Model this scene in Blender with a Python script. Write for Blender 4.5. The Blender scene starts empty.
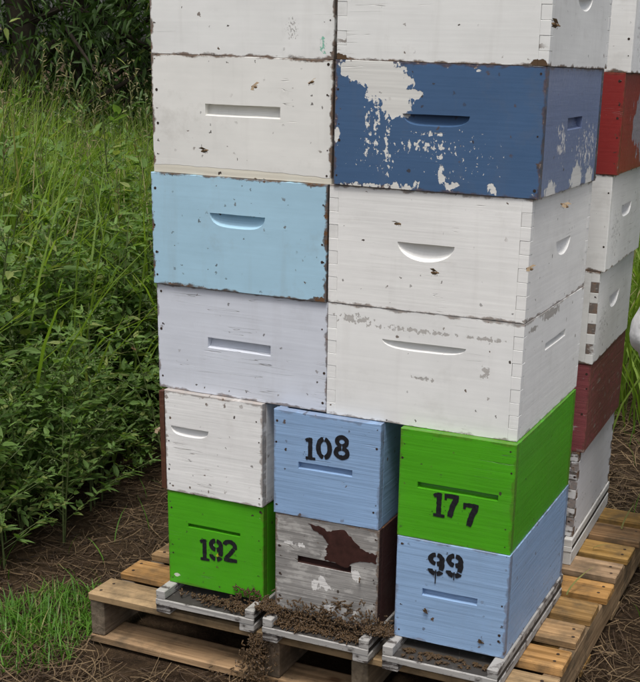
import bpy, bmesh, math, random
import numpy as np
from mathutils import Vector, Matrix, Euler

S = bpy.context.scene
COL = S.collection
R = math.radians
rng = np.random.default_rng(7)
random.seed(7)

# ------------------------------------------------------------------ camera
cam_d = bpy.data.cameras.new('camera')
cam = bpy.data.objects.new('camera', cam_d)
COL.objects.link(cam)
CY, CP, CR = -0.38344, 0.30531, 0.03414
fw = Vector((math.sin(CY)*math.cos(CP), math.cos(CY)*math.cos(CP), -math.sin(CP)))
rt = Vector((math.cos(CY), -math.sin(CY), 0))
up = rt.cross(fw)
r2 = rt*math.cos(CR)+up*math.sin(CR)
u2 = up*math.cos(CR)-rt*math.sin(CR)
M4 = Matrix((r2, u2, -fw)).transposed().to_4x4()
M4.translation = Vector((0.6419, -2.2040, 1.2013))
cam.matrix_world = M4
cam_d.sensor_fit = 'HORIZONTAL'
cam_d.sensor_width = 36
cam_d.lens = 1177.84/640*36
cam_d.shift_x = -73.355/640
cam_d.shift_y = 95.625/640
cam_d.clip_start = 0.05
cam_d.clip_end = 500
S.camera = cam

# ------------------------------------------------------------------ sky, sun, exposure
SUN_EL, SUN_AZ = 68, 160          # azimuth of the sun, degrees clockwise from +y
world = bpy.data.worlds.new('World')
S.world = world
world.use_nodes = True
wn = world.node_tree
bg = wn.nodes['Background']
sky = wn.nodes.new('ShaderNodeTexSky')
sky.sky_type = 'NISHITA'
sky.sun_disc = False
sky.sun_elevation = R(SUN_EL)
sky.sun_rotation = R(SUN_AZ)
sky.air_density = 1.0
sky.dust_density = 6.0
sky.ozone_density = 1.0
hsv = wn.nodes.new('ShaderNodeHueSaturation')
hsv.inputs['Saturation'].default_value = 0.6
wn.links.new(sky.outputs[0], hsv.inputs['Color'])
wn.links.new(hsv.outputs[0], bg.inputs['Color'])
bg.inputs['Strength'].default_value = 0.12
sd = bpy.data.lights.new('sun', 'SUN')
sd.energy = 1.45
sd.angle = R(16)
sd.color = (1.0, 0.98, 0.945)
sun = bpy.data.objects.new('sun', sd)
COL.objects.link(sun)
sdir = Vector((math.sin(R(SUN_AZ))*math.cos(R(SUN_EL)), math.cos(R(SUN_AZ))*math.cos(R(SUN_EL)), math.sin(R(SUN_EL))))
sun.rotation_euler = (-sdir).to_track_quat('-Z', 'Y').to_euler()
S.view_settings.view_transform = 'Standard'
S.view_settings.look = 'None'
S.view_settings.gamma = 1
S.view_settings.use_curve_mapping = False
S.view_settings.exposure = 0.38
S.render.resolution_x, S.render.resolution_y = 961, 1024
S.render.engine = 'CYCLES'

GZ = -0.19                          # ground level; z = 0 is the foot of the front hive boxes

# ------------------------------------------------------------------ helpers
def tag(o, label=None, cat=None, group=None, kind=None):
    if label: o['label'] = label
    if cat: o['category'] = cat
    if group: o['group'] = group
    if kind: o['kind'] = kind
    return o

def empty(name, loc=(0, 0, 0), rz=0.0):
    o = bpy.data.objects.new(name, None)
    o.empty_display_size = 0.05
    COL.objects.link(o)
    o.location = loc
    o.rotation_euler = (0, 0, rz)
    return o

def link(name, me, mat=None, parent=None, smooth=False):
    o = bpy.data.objects.new(name, me)
    COL.objects.link(o)
    if mat is not None and len(me.materials) == 0:
        for m in (mat if isinstance(mat, (list, tuple)) else [mat]): me.materials.append(m)
    if parent is not None: o.parent = parent
    if smooth: me.polygons.foreach_set('use_smooth', [True]*len(me.polygons))
    return o

def mesh(name, V, F):
    me = bpy.data.meshes.new(name)
    me.from_pydata(V.tolist() if hasattr(V, 'tolist') else V, [], F.tolist() if hasattr(F, 'tolist') else F)
    me.update()
    return me

class MB:
    """collects simple solids into one mesh"""
    def __init__(s): s.v = []; s.f = []; s.mi = []
    def add(s, V, F, mi=0):
        b = len(s.v); s.v += [tuple(p) for p in V]; s.f += [tuple(i+b for i in f) for f in F]; s.mi += [mi]*len(F)
    def box(s, x0, x1, y0, y1, z0, z1, c=0.0015, j=0.0, mi=0):
        """chamfered box with slightly uneven corners"""
        lo = (x0, y0, z0); hi = (x1, y1, z1)
        cc = min(c, (x1-x0)*.4, (y1-y0)*.4, (z1-z0)*.4)
        bm = bmesh.new()
        bmesh.ops.create_cube(bm, size=1)
        for v in bm.verts:
            v.co = [(lo[k] if v.co[k] < 0 else hi[k])+random.uniform(-j, j) for k in range(3)]
        if cc > 0: bmesh.ops.bevel(bm, geom=bm.edges[:], offset=cc, segments=1, affect='EDGES')
        bm.verts.index_update()
        s.add([v.co[:] for v in bm.verts], [[v.index for v in f.verts] for f in bm.faces], mi)
        bm.free()
    def tube(s, pts, rad, n=6, mi=0, cap=True):
        pts = [Vector(p) for p in pts]
        rings = []
        for i, p in enumerate(pts):
            d = (pts[min(i+1, len(pts)-1)]-pts[max(i-1, 0)])
            if d.length < 1e-9: d = Vector((0, 0, 1))
            d.normalize()
            a = d.cross(Vector((0.31, 0.87, 0.2)))
            if a.length < 1e-3: a = d.cross(Vector((1, 0, 0)))
            a.normalize(); b = d.cross(a)
            r = rad[i] if isinstance(rad, (list, tuple)) else rad
            rings.append([p+(a*math.cos(t)+b*math.sin(t))*r for t in [k*2*math.pi/n for k in range(n)]])
        V = [tuple(p) for rg in rings for p in rg]; F = []
        for i in range(len(pts)-1):
            for k in range(n):
                F.append((i*n+k, i*n+(k+1) % n, (i+1)*n+(k+1) % n, (i+1)*n+k))
        if cap:
            F.append(tuple(range(n))[::-1]); F.append(tuple((len(pts)-1)*n+k for k in range(n)))
        s.add(V, F, mi)
    def me(s, name):
        m = mesh(name, s.v, s.f)
        if any(s.mi): m.polygons.foreach_set('material_index', s.mi)
        return m
    def build(s, name, mat, parent=None, smooth=False): return link(name, s.me(name), mat, parent, smooth)

def snoise(x, seed):
    """smooth 1-D wobble in -1..1"""
    r = random.Random(seed)
    return sum(math.sin(x*f+r.uniform(0, 6.28))*a for f, a in ((9, .5), (23, .3), (51, .2)))

# ------------------------------------------------------------------ node helpers
class NT:
    def __init__(s, name):
        s.mat = bpy.data.materials.new(name); s.mat.use_nodes = True
        s.t = s.mat.node_tree; s.b = s.t.nodes['Principled BSDF']; s.out = s.t.nodes['Material Output']
    def n(s, typ, ins=None, out=0, **props):
        nd = s.t.nodes.new('ShaderNode'+typ)
        for k, v in props.items(): setattr(nd, k, v)
        for k, v in (ins or {}).items(): s.set(nd.inputs[k], v)
        return nd.outputs[out]
    def set(s, sock, v):
        if isinstance(v, bpy.types.NodeSocket): s.t.links.new(v, sock)
        elif isinstance(v, (tuple, list)) and len(v) == 3 and sock.type == 'RGBA': sock.default_value = (*v, 1)
        else: sock.default_value = v
    def m(s, op, a, b=0.0, clamp=False): return s.n('Math', {0: a, 1: b}, operation=op, use_clamp=clamp)
    def rmp(s, v, a, b, lo=0.0, hi=1.0): return s.n('MapRange', {0: v, 1: a, 2: b, 3: lo, 4: hi}, clamp=True)
    def mix(s, f, a, b): return s.n('Mix', {0: f, 6: a, 7: b}, out=2, data_type='RGBA')
    def mul(s, a, b): return s.n('Mix', {0: 1.0, 6: a, 7: b}, out=2, data_type='RGBA', blend_type='MULTIPLY')
    def vmap(s, vec, scale=(1, 1, 1), loc=(0, 0, 0)): return s.n('Mapping', {0: vec, 1: loc, 3: scale})
    def noise(s, vec, scale, detail=4.0, rough=0.55, dist=0.0):
        return s.n('TexNoise', {'Vector': vec, 'Scale': scale, 'Detail': detail, 'Roughness': rough, 'Distortion': dist})
    def obj(s): return s.n('TexCoord', out=3)
    def xyz(s, vec):
        nd = s.t.nodes.new('ShaderNodeSeparateXYZ'); s.t.links.new(vec, nd.inputs[0]); return nd.outputs
    def grey(s, v): return s.n('CombineColor', {0: v, 1: v, 2: v})
    def fin(s, col=None, rough=None, bump=None, bstr=0.3, bdist=0.002, spec=None):
        if col is not None: s.set(s.b.inputs['Base Color'], col)
        if rough is not None: s.set(s.b.inputs['Roughness'], rough)
        if spec is not None: s.set(s.b.inputs['Specular IOR Level'], spec)
        if bump is not None:
            s.set(s.b.inputs['Normal'], s.n('Bump', {'Height': bump, 'Strength': bstr, 'Distance': bdist}))
        return s.mat

def ellmask(s, X, Z, blobs):
    """largest of 1-d for ellipses (cx, cz, rx, rz)"""
    cur = None
    for cx, cz, rx, rz in blobs:
        a = s.m('DIVIDE', s.m('SUBTRACT', X, cx), rx); b = s.m('DIVIDE', s.m('SUBTRACT', Z, cz), rz)
        d = s.m('SUBTRACT', 1.0, s.m('SQRT', s.m('ADD', s.m('MULTIPLY', a, a), s.m('MULTIPLY', b, b))))
        cur = d if cur is None else s.m('MAXIMUM', cur, d)
    return cur

SIDE = {}
def paint(name, col, axis=0, **kw):
    m = paint_(name, col, axis=axis, **kw)
    if axis == 0:
        k2 = {k: v for k, v in kw.items() if k not in ('layers', 'w')}
        k2['seed'] = kw.get('seed', 0)+40.5
        SIDE[m.name] = (name+'_side', col, k2)
    return m
def side_of(m):
    v = SIDE.get(m.name)
    if v is None: return m
    if not isinstance(v, bpy.types.Material):
        v = SIDE[m.name] = paint_(v[0], v[1], axis=1, w=.4935, **v[2])
    return v

def paint_(name, col, under=(.25, .22, .18), w=.43, h=.24, chips=.25, cracks=.4, grain=.5, grime=.5, fade=.08, rough=.5,
          layers=(), axis=0, seed=0.0, specks=.5, weather=0.0, ends=True, inner=None):
    """old brushed paint on pine: grain relief, cracks, chips to the wood, propolis at the joints, fly specks"""
    s = NT(name)
    P0 = s.obj()
    P = s.n('VectorMath', {0: P0, 1: (seed*3.1, seed*1.7, seed*2.3)}, operation='ADD')
    xyz = s.xyz(P0)
    X, Z = xyz[axis], xyz[2]
    grain_n = s.noise(s.vmap(P, (4, 4, 150)), 1.0, 5, .6)
    wide = s.noise(s.vmap(P, (1.2, 1.2, 2.4)), 5.0, 4, .6)
    fine = s.noise(P, 95.0, 5, .62)
    mid = s.noise(s.vmap(P, (1, 1, 1.5)), 24.0, 4, .6)
    # paint itself
    hue = s.rmp(wide, .3, .72, 1-fade, 1+fade*.5)
    gr = s.rmp(grain_n, .28, .72, 1-.15*grain, 1+.05*grain)
    c = s.mul(col, s.grey(s.m('MULTIPLY', hue, gr)))
    if weather > 0:       # bare patches following the grain
        wm = s.rmp(s.m('ADD', s.m('MULTIPLY', grain_n, .45), s.m('MULTIPLY', mid, .75)), .72-.2*weather, .80-.2*weather)
        c = s.mix(wm, c, under)
    # soft dirt smudges
    sm = s.rmp(s.noise(P, 8.0, 5, .7), .56, .76, 0, .36*grime)
    c = s.mix(sm, c, (.20, .17, .12))
    st_ = s.rmp(s.noise(s.vmap(P, (26, 26, 2.5)), 1.0, 4, .6), .56, .75, 0, .16*grime)
    c = s.mix(st_, c, (.22, .19, .15))
    # hairline cracks along the grain
    ck = s.noise(s.vmap(P, (1.5, 1.5, 34)), 1.6, 2, .5, .15)
    ckl = s.rmp(s.m('ABSOLUTE', s.m('SUBTRACT', ck, .5)), .0008, .0045, 1, 0)
    ckm = s.m('MULTIPLY', ckl, s.rmp(s.noise(P, 7.0, 3, .6), .66-.12*cracks, .72-.10*cracks))
    c = s.mix(s.m('MULTIPLY', ckm, .6), c, (.10, .09, .075))
    # distance to the edges of the board
    ez = s.m('MINIMUM', Z, s.m('SUBTRACT', h, Z))
    ex = s.m('MINIMUM', X, s.m('SUBTRACT', w, X))
    e = s.m('MINIMUM', ez, ex) if ends else ez
    edge = s.rmp(e, 0.0, .022, 1, 0)
    # chips to bare wood
    ch = s.m('ADD', s.m('MULTIPLY', fine, .6), s.m('MULTIPLY', mid, .4))
    th = s.m('SUBTRACT', .745-.06*chips, s.m('MULTIPLY', edge, .085+.045*chips))
    chm = s.rmp(s.m('SUBTRACT', ch, th), 0.0, .012)
    c = s.mix(chm, c, s.mix(s.rmp(grain_n, .3, .7), under, tuple(k*.45 for k in under)))
    # propolis and rust along the joints
    gm = s.m('MULTIPLY', s.rmp(s.m('SUBTRACT', e, s.m('MULTIPLY', s.m('SUBTRACT', mid, .47), .03)), .0, .0036, 1, 0), .9*min(1, grime*1.6))
    c = s.mix(gm, c, s.mix(s.rmp(fine, .4, .6), (.05, .03, .018), (.14, .07, .03)))
    # painted-over patches of other colours with ragged edges
    lay = None
    for lcol, blobs, rag, sc, bias in layers:
        em = s.m('MINIMUM', ellmask(s, X, Z, blobs), .55)
        nz = s.m('ADD', s.m('MULTIPLY', s.m('SUBTRACT', s.noise(s.vmap(P, (1, 1, .7)), sc, 6, .6), .5), rag), em)
        mk = s.rmp(nz, bias, bias+.05)
        c = s.mix(mk, c, s.mul(lcol, s.grey(s.rmp(grain_n, .3, .7, .85, 1.05))))
        lay = mk if lay is None else s.m('MAXIMUM', lay, mk)
    # fly specks and knocked-out bits, sparse and of many sizes
    XZ = s.n('CombineXYZ', {0: s.m('ADD', X, seed*.37), 1: s.m('ADD', Z, seed*.21), 2: 0.0})
    Pd = s.n('VectorMath', {0: XZ, 1: s.n('VectorMath', {0: s.n('TexNoise', {'Vector': P, 'Scale': 150.0, 'Detail': 3.0}, out=1), 3: .013}, operation='SCALE')}, operation='ADD')
    for vsc, lim, r0, r1, scol in ((46, 1-.30*specks, .03, .16, (.050, .038, .030)), (20, 1-.75*specks, .015, .095, (.10, .062, .036))):
        vn = s.t.nodes.new('ShaderNodeTexVoronoi'); vn.voronoi_dimensions = '2D'; s.set(vn.inputs['Vector'], Pd); vn.inputs['Scale'].default_value = vsc
        cc = s.t.nodes.new('ShaderNodeSeparateColor'); s.t.links.new(vn.outputs['Color'], cc.inputs[0])
        rad_ = s.rmp(cc.outputs[1], 0, 1, r0, r1)
        sp = s.m('MULTIPLY', s.rmp(s.m('SUBTRACT', rad_, vn.outputs['Distance']), 0.0, .02), s.m('GREATER_THAN', cc.outputs[0], lim))
        sp = s.m('MULTIPLY', sp, s.rmp(s.m('ADD', s.noise(P, 6.0+vsc*.05, 3, .6), s.m('MULTIPLY', edge, .12)), .43, .52))
        c = s.mix(s.m('MULTIPLY', sp, s.rmp(cc.outputs[2], 0, 1, .4, 1.0)), c, scol)
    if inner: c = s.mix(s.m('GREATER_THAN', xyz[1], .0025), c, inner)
    hgt = s.m('SUBTRACT', s.m('MULTIPLY', grain_n, .5*grain), s.m('ADD', s.m('MULTIPLY', chm, .35), s.m('MULTIPLY', ckm, 1.0)))
    if lay is not None: hgt = s.m('SUBTRACT', hgt, s.m('MULTIPLY', lay, .4))
    hgt = s.m('ADD', hgt, s.m('MULTIPLY', wide, .5))
    ro = s.rmp(fine, .3, .7, rough-.08, rough+.12)
    return s.fin(c, ro, hgt, .65, .0020, .35)

def wood(name, a, b, knots=.5, axis='x', dirt=.3):
    """rough sawn timber, each piece a little different"""
    s = NT(name)
    P = s.obj()
    rnd = s.n('ObjectInfo', out=5)
    off = s.n('CombineXYZ', {0: s.m('MULTIPLY', rnd, 31.0), 1: s.m('MULTIPLY', rnd, 17.0), 2: s.m('MULTIPLY', rnd, 7.0)})
    Q = s.n('VectorMath', {0: P, 1: off}, operation='ADD')
    sc = (2.5, 60, 60) if axis == 'x' else (60, 2.5, 60)
    g = s.noise(s.vmap(Q, sc), 1.0, 5, .6, .6)
    g2 = s.noise(s.vmap(Q, tuple(k*.22 for k in sc)), 1.0, 3, .5, 1.2)
    c = s.mix(s.rmp(g, .36, .64), tuple(k*.8 for k in a), b)
    c = s.mix(s.rmp(g2, .42, .68, 0, .55), c, tuple(k*.55 for k in b))
    tone = s.n('HueSaturation', {0: s.rmp(rnd, 0, 1, .492, .506), 1: s.rmp(s.m('FRACT', s.m('MULTIPLY', rnd, 7.3)), 0, 1, .78, 1.15), 2: s.rmp(s.m('FRACT', s.m('MULTIPLY', rnd, 3.7)), 0, 1, .72, 1.16), 4: c})
    vn = s.t.nodes.new('ShaderNodeTexVoronoi'); s.set(vn.inputs['Vector'], s.vmap(Q, (1, 1.8, 1) if axis == 'x' else (1.8, 1, 1))); vn.inputs['Scale'].default_value = 6
    kn = s.m('MULTIPLY', s.rmp(vn.outputs['Distance'], .07, .15, 1, 0), s.m('GREATER_THAN', s.n('SeparateColor', {0: vn.outputs['Color']}), 1-.5*knots))
    c = s.mix(s.m('MULTIPLY', kn, .8), tone, (.09, .04, .018))
    d = s.rmp(s.m('ADD', s.m('MULTIPLY', s.noise(Q, 14, 6, .7), .6), s.m('MULTIPLY', s.noise(Q, 3.5, 4, .6), .4)), .46, .62, 0, dirt)
    c = s.mix(d, c, (.06, .05, .035))
    return s.fin(c, .78, s.m('ADD', g, s.m('MULTIPLY', d, -.3)), .9, .003, .2)

def foliage(name, a, b, c2=None, transl=.3, rough=.5, dry=0.0):
    """leaves; every leaf island its own tone"""
    s = NT(name)
    rp = s.n('NewGeometry', out=8)
    col = s.mix(rp, a, b)
    if c2: col = s.mix(s.rmp(s.m('FRACT', s.m('MULTIPLY', rp, 13.7)), 1-dry-.02, 1-dry+.02), col, c2)
    col = s.mix(s.rmp(s.noise(s.obj(), 6.0, 3, .5), .35, .65, 0, .35), col, tuple(k*.6 for k in a))
    s.set(s.b.inputs['Base Color'], col); s.b.inputs['Roughness'].default_value = rough
    s.b.inputs['Specular IOR Level'].default_value = .3
    tr = s.n('BsdfTranslucent', {0: s.mul(col, (1.25, 1.3, .6))})
    mx = s.t.nodes.new('ShaderNodeMixShader'); mx.inputs[0].default_value = transl
    s.t.links.new(s.b.outputs[0], mx.inputs[1]); s.t.links.new(tr, mx.inputs[2])
    s.t.links.new(mx.outputs[0], s.out.inputs[0])
    return s.mat

def plain(name, col, rough=.6, var=.2, sc=40, spec=.3):
    s = NT(name)
    nz = s.noise(s.obj(), sc, 5, .6)
    return s.fin(s.mul(col, s.grey(s.rmp(nz, .3, .7, 1-var, 1+var))), rough, nz, .3, .001, spec)

# ------------------------------------------------------------------ ground
def height(x, y):
    return (np.sin(x*3.1+1)*np.cos(y*2.7)*.010+np.sin(x*7.3+y*5.1)*.006+np.sin(x*17-y*13.)*.0035+np.sin(x*31+y*37.)*.002)

def ground_material():
    s = NT('soil')
    P = s.obj()
    a = s.noise(P, 2.2, 6, .65); b = s.noise(P, 26, 8, .72); f = s.noise(P, 130, 6, .7)
    c = s.mix(s.rmp(b, .33, .66), (.020, .013, .008), (.075, .048, .028))
    c = s.mix(s.rmp(a, .45, .68, 0, .55), c, (.11, .075, .042))
    c = s.mix(s.rmp(f, .60, .70, 0, .7), c, (.20, .14, .08))
    hgt = s.m('ADD', s.m('MULTIPLY', b, 1.0), s.m('MULTIPLY', f, .45))
    return s.fin(c, .95, hgt, 1.0, .02, .1)

def axis_pts(lo, hi, step, far):
    core = np.arange(lo, hi+1e-6, step)
    out = []; d = step; p = hi
    while p < far: d *= 1.35; p += d; out.append(p)
    outl = []; d = step; p = lo
    while p > -far: d *= 1.35; p -= d; outl.append(p)
    return np.array(outl[::-1]+core.tolist()+out)

gx = axis_pts(-2.4, 1.2, .03, 120); gy = axis_pts(-1.0, 2.4, .03, 120)
XX, YY = np.meshgrid(gx, gy)
inpal = np.clip(1-np.maximum(np.abs(XX+.45)-.6, np.abs(YY-.55)-.62)/.12, 0, 1)
ZZ = GZ+height(XX, YY)*(1-.75*inpal)+rng.normal(0, .0025, XX.shape)*(1-inpal)-.002*inpal-.004*inpal
V = np.stack([XX.ravel(), YY.ravel(), ZZ.ravel()], 1)
nx, ny = len(gx), len(gy)
ii = (np.arange(ny-1)[:, None]*nx+np.arange(nx-1)[None, :]).ravel()
F = np.stack([ii, ii+1, ii+nx+1, ii+nx], 1)
ground = link('ground', mesh('ground', V, F), ground_material(), smooth=True)
tag(ground, 'dark brown trampled soil around the pallet', kind='structure')

# ------------------------------------------------------------------ pallet
M_slat = wood('pallet_pine', (.235, .135, .052), (.44, .275, .125), .5, 'x', .65)
M_strg = wood('pallet_stringer_pine', (.18, .125, .075), (.30, .22, .135), .4, 'y', .75)
M_nail = plain('rusty_nail', (.035, .022, .016), .7, .4)
PT = -.058                              # pallet top
PX0, PX1 = -1.030, .135
pallet = empty('wooden_pallet', (0, 0, 0))
tag(pallet, 'weathered pine pallet with gapped slats carrying the hive stacks', 'pallet')
random.seed(11)
slat_y = [-.034+.136*k for k in range(9)]
STR_X = [(-1.026, -.988), (-.541, -.500), (-.318, -.278), (.090, .130)]
for k, y0 in enumerate(slat_y):
    wd = .098+random.uniform(-.006, .004)
    x0 = PX0+random.uniform(-.004, .006); x1 = PX1+random.uniform(-.008, .006)
    if k == 1: x0 -= .004
    m = MB(); m.box(x0, x1, y0, y0+wd, PT-.020, PT, .0025, .0014)
    o = m.build('slat', M_slat, pallet)
    n = MB()
    for sx0, sx1 in STR_X:
        for q in (.27, .72):
            xx = (sx0+sx1)/2+random.uniform(-.008, .008); yy = y0+wd*q+random.uniform(-.006, .006)
            n.tube([(xx, yy, PT-.004), (xx, yy, PT+.0006)], .0042, 7)
    tag(n.build('nail_heads', M_nail, o), kind='stuff')
for sx0, sx1 in STR_X:
    m = MB(); m.box(sx0, sx1, -.030, 1.148, PT-.112, PT-.0205, .003, .0012)
    m.build('stringer', M_strg, pallet)
for y0 in (-.034, .32, .66, 1.05):
    m = MB(); m.box(PX0+.002, PX1-.004, y0, y0+.098, GZ, PT-.1125, .0025, .001)
    m.build('bottom_slat', M_slat, pallet)

# ------------------------------------------------------------------ hive boxes
T = .0205                                # board thickness
BW, BD, NW = .4283, .4935, .2538         # deep box width and depth, small box width

def front_mesh(w, h, handle=None, fingers=0, odd=0, seed=1, bow=.0007):
    """one board: outer face at y=0 looking to -y, thickness T; optional hand hold (u0,u1,zt,zb,kind,depth)"""
    c = .0016
    xa, xb = (T, w-T) if fingers else (0.0, w)
    ca = 0.0 if fingers else c
    xs = set(np.linspace(xa+ca, xb-ca, 12).tolist())
    if handle:
        u0, u1, zt, zb_, kind, dep = handle
        xs = {x for x in xs if not (u0-.006 < x < u1+.006)}
        xs |= set((u0+(u1-u0)*(.5-.5*np.cos(np.linspace(0, np.pi, 19)))).tolist())
    xs = sorted(xs)
    V, F = [], []
    def v(x, y, z): V.append((x, y, z)); return len(V)-1
    top = [h-c*.6+bow*snoise(x, seed) for x in xs]; bot = [c*.6+bow*snoise(x, seed+5) for x in xs]
    b0 = [v(x, 0, z) for x, z in zip(xs, bot)]; t0 = [v(x, 0, z) for x, z in zip(xs, top)]
    TT, BB = {}, {}
    if handle:
        hid = [i for i, x in enumerate(xs) if u0-1e-9 <= x <= u1+1e-9]
        prof = {}
        for i in hid:
            tt = (xs[i]-u0)/(u1-u0); a = 2*tt-1
            if kind == 'moon': sh = math.sqrt(max(0, 1-a*a)); dd = sh
            elif kind == 'round':
                sh = math.sqrt(max(0, 1-abs(a)**4)); dd = sh
            else: sh = 1.0; dd = 1.0
            wob = .0006*snoise(xs[i]*2, seed+9)
            z1 = zt+wob; z0 = zt-(zt-zb_)*max(sh, .04)+wob
            d = dep*max(dd, .05)
            col = [v(xs[i], 0, z1), v(xs[i], d, z1+.0015)]
            nst = 6
            for k in range(1, nst):
                f = k/nst
                dy = d*math.cos(f*math.pi/2)**(.22 if kind == 'flat' else .42)
                col.append(v(xs[i], dy, z1+(z0-z1)*f))
            col.append(v(xs[i], 0, z0))
            prof[i] = col; TT[i] = col[0]; BB[i] = col[-1]
        for a, b in zip(hid[:-1], hid[1:]):
            for k in range(len(prof[a])-1):
                F.append((prof[a][k], prof[b][k], prof[b][k+1], prof[a][k+1]))
        F.append(tuple(prof[hid[0]])); F.append(tuple(prof[hid[-1]])[::-1])
    for i in range(len(xs)-1):
        j = i+1
        if i in TT and j in TT:
            F.append((b0[i], b0[j], BB[j], BB[i])); F.append((TT[i], TT[j], t0[j], t0[i]))
        elif j in TT: F.append((b0[i], b0[j], BB[j], TT[j], t0[j], t0[i]))
        elif i in TT: F.append((b0[i], b0[j], t0[j], t0[i], TT[i], BB[i]))
        else: F.append((b0[i], b0[j], t0[j], t0[i]))
    # chamfer ring, back
    def ring(y, e):
        return ([v(xa if i == 0 else (xb if i == len(xs)-1 else x), y, b-e) for i, (x, b) in enumerate(zip(xs, bot))],
                [v(xa if i == 0 else (xb if i == len(xs)-1 else x), y, t+e) for i, (x, t) in enumerate(zip(xs, top))])
    b1, t1 = ring(c, c*.6); b2, t2 = ring(T, c*.6)
    for i in range(len(xs)-1):
        F += [(b1[i], b1[i+1], b0[i+1], b0[i]), (t0[i], t0[i+1], t1[i+1], t1[i]),
              (b2[i], b2[i+1], b1[i+1], b1[i]), (t1[i], t1[i+1], t2[i+1], t2[i]), (b2[i+1], b2[i], t2[i], t2[i+1])]
    F += [(b1[0], b0[0], t0[0], t1[0]), (b0[-1], b1[-1], t1[-1], t0[-1]), (b2[0], b1[0], t1[0], t2[0]), (b1[-1], b2[-1], t2[-1], t1[-1])]
    mb = MB(); mb.add(V, F)
    if fingers:
        fh = h/fingers
        rr = random.Random(seed+77)
        for k in range(fingers):
            if k % 2 != odd: continue
            g = .0002
            for a, b in ((0.0, T), (w-T, w)):
                z0, z1 = max(k*fh+g, .0006), min((k+1)*fh-g, h-.0006)
                pr = rr.uniform(.0, .0005)
                mb.box(a, b, -pr, T-.0006, z0, z1, .0006)
    return mb

def nails_mesh(spots, seed, r=.0029):
    rr = random.Random(seed); mb = MB()
    for x, z in spots:
        rad = r*rr.uniform(.5, 1.3)
        mb.tube([(x, .003, z), (x, -.0004, z)], [rad, rad*.9], 7)
        if rr.random() < .35:      # chipped filler beside the nail
            mb.tube([(x+rr.uniform(.002, .004), .003, z+rr.uniform(-.003, .003)), (x+.003, -.0003, z-.001)], rad*.7, 5)
    return mb

def xf_front(v): return v
def orient(mb, W, D, side):
    """front mesh -> other faces of the box"""
    if side == 'front': return mb
    if side == 'right': mb.v = [(W-y, x, z) for x, y, z in mb.v]
    elif side == 'left': mb.v = [(y, D-x, z) for x, y, z in mb.v]
    elif side == 'back': mb.v = [(W-x, D-y, z) for x, y, z in mb.v]
    return mb

def hive_box(name, x, y, z, rz, h, label, mat, smat=None, W=BW, D=BD, handle=None, shandle=None, fingers=0, nails='sides', seed=1, group=None, cat='hive box'):
    root = empty(name, (x, y, z), rz)
    tag(root, label, cat, group)
    smat = smat or side_of(mat)
    fb = front_mesh(W, h, handle, fingers, 0, seed)
    f = orient(fb, W, D, 'front').build('front_board', mat, root)
    parts = {'front': f}
    for k, sd_ in enumerate(('right', 'left')):
        if fingers:
            sb = front_mesh(D, h, shandle if sd_ == 'right' else (D-shandle[1], D-shandle[0], *shandle[2:]) if shandle else None, fingers, 1, seed+20+k)
        else:
            hd = shandle and ((shandle[0]-T, shandle[1]-T, *shandle[2:]) if sd_ == 'right' else (D-T-shandle[1], D-T-shandle[0], *shandle[2:]))
            sb = front_mesh(D-2*T, h, hd, 0, 0, seed+20+k)
            sb.v = [(a+T, b, c) for a, b, c in sb.v]
        parts[sd_] = orient(sb, W, D, sd_).build('side_board', smat, root)
    orient(front_mesh(W, h, handle and (W-handle[1], W-handle[0], *handle[2:]), fingers, 0, seed+40), W, D, 'back').build('back_board', mat, root)
    rr = random.Random(seed*13+5)
    if nails == 'sides':
        n = 5
        sp = [(xx+rr.uniform(-.004, .004), (k+.5)/n*h+rr.uniform(-.02, .02)) for k in range(n) for xx in (.0105, W-.0105) if rr.random() < .68]
        tag(nails_mesh(sp, seed).build('nail_heads', M_nail, f), kind='stuff')
    return root, parts

# --- paints, from the surfaces in the photograph
WHITE = (.79, .80, .775)
LAV = (.635, .67, .735)
SKYB = (.385, .60, .735)
DKB = (.060, .122, .235)
NUCB = (.265, .41, .63)
GRN = (.072, .36, .013)
GREYWOOD = (.30, .28, .25)

m_L6 = paint('white_paint_top', WHITE, specks=.3, grain=.22, w=BW, h=.242, chips=.45, grime=.6, seed=1,
             layers=[((.25, .55, .42), [(.405, .025, .010, .022)], 4, 150, .5), ((.45, .44, .42), [(.335, .055, .018, .03)], 5, 260, .75)])
m_L5 = paint('white_paint_warm', (.775, .775, .735), grain=.16, w=BW, h=.244, chips=.5, grime=.75, seed=2,
             layers=[((.74, .71, .60), [(.15, .006, .34, .012)], .5, 20, .0)])
m_L4 = paint('sky_blue_paint', SKYB, grain=.25, under=(.17, .10, .055), w=BW, h=.2433, chips=.85, grime=.7, seed=3, specks=.8)
m_L3 = paint('lavender_grey_paint', LAV, w=BW, h=.2416, chips=.3, cracks=1.3, grime=.5, grain=.4, specks=.25, seed=4)
m_R6 = paint('white_paint_joints', ends=False, specks=.2, col=WHITE, grain=.3, w=BW, h=.242, chips=.4, grime=.8, seed=5,
             layers=[((.10, .06, .03), [(.41, .004, .022, .009), (.005, .004, .02, .008)], 2.0, 90, .1)])
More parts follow.
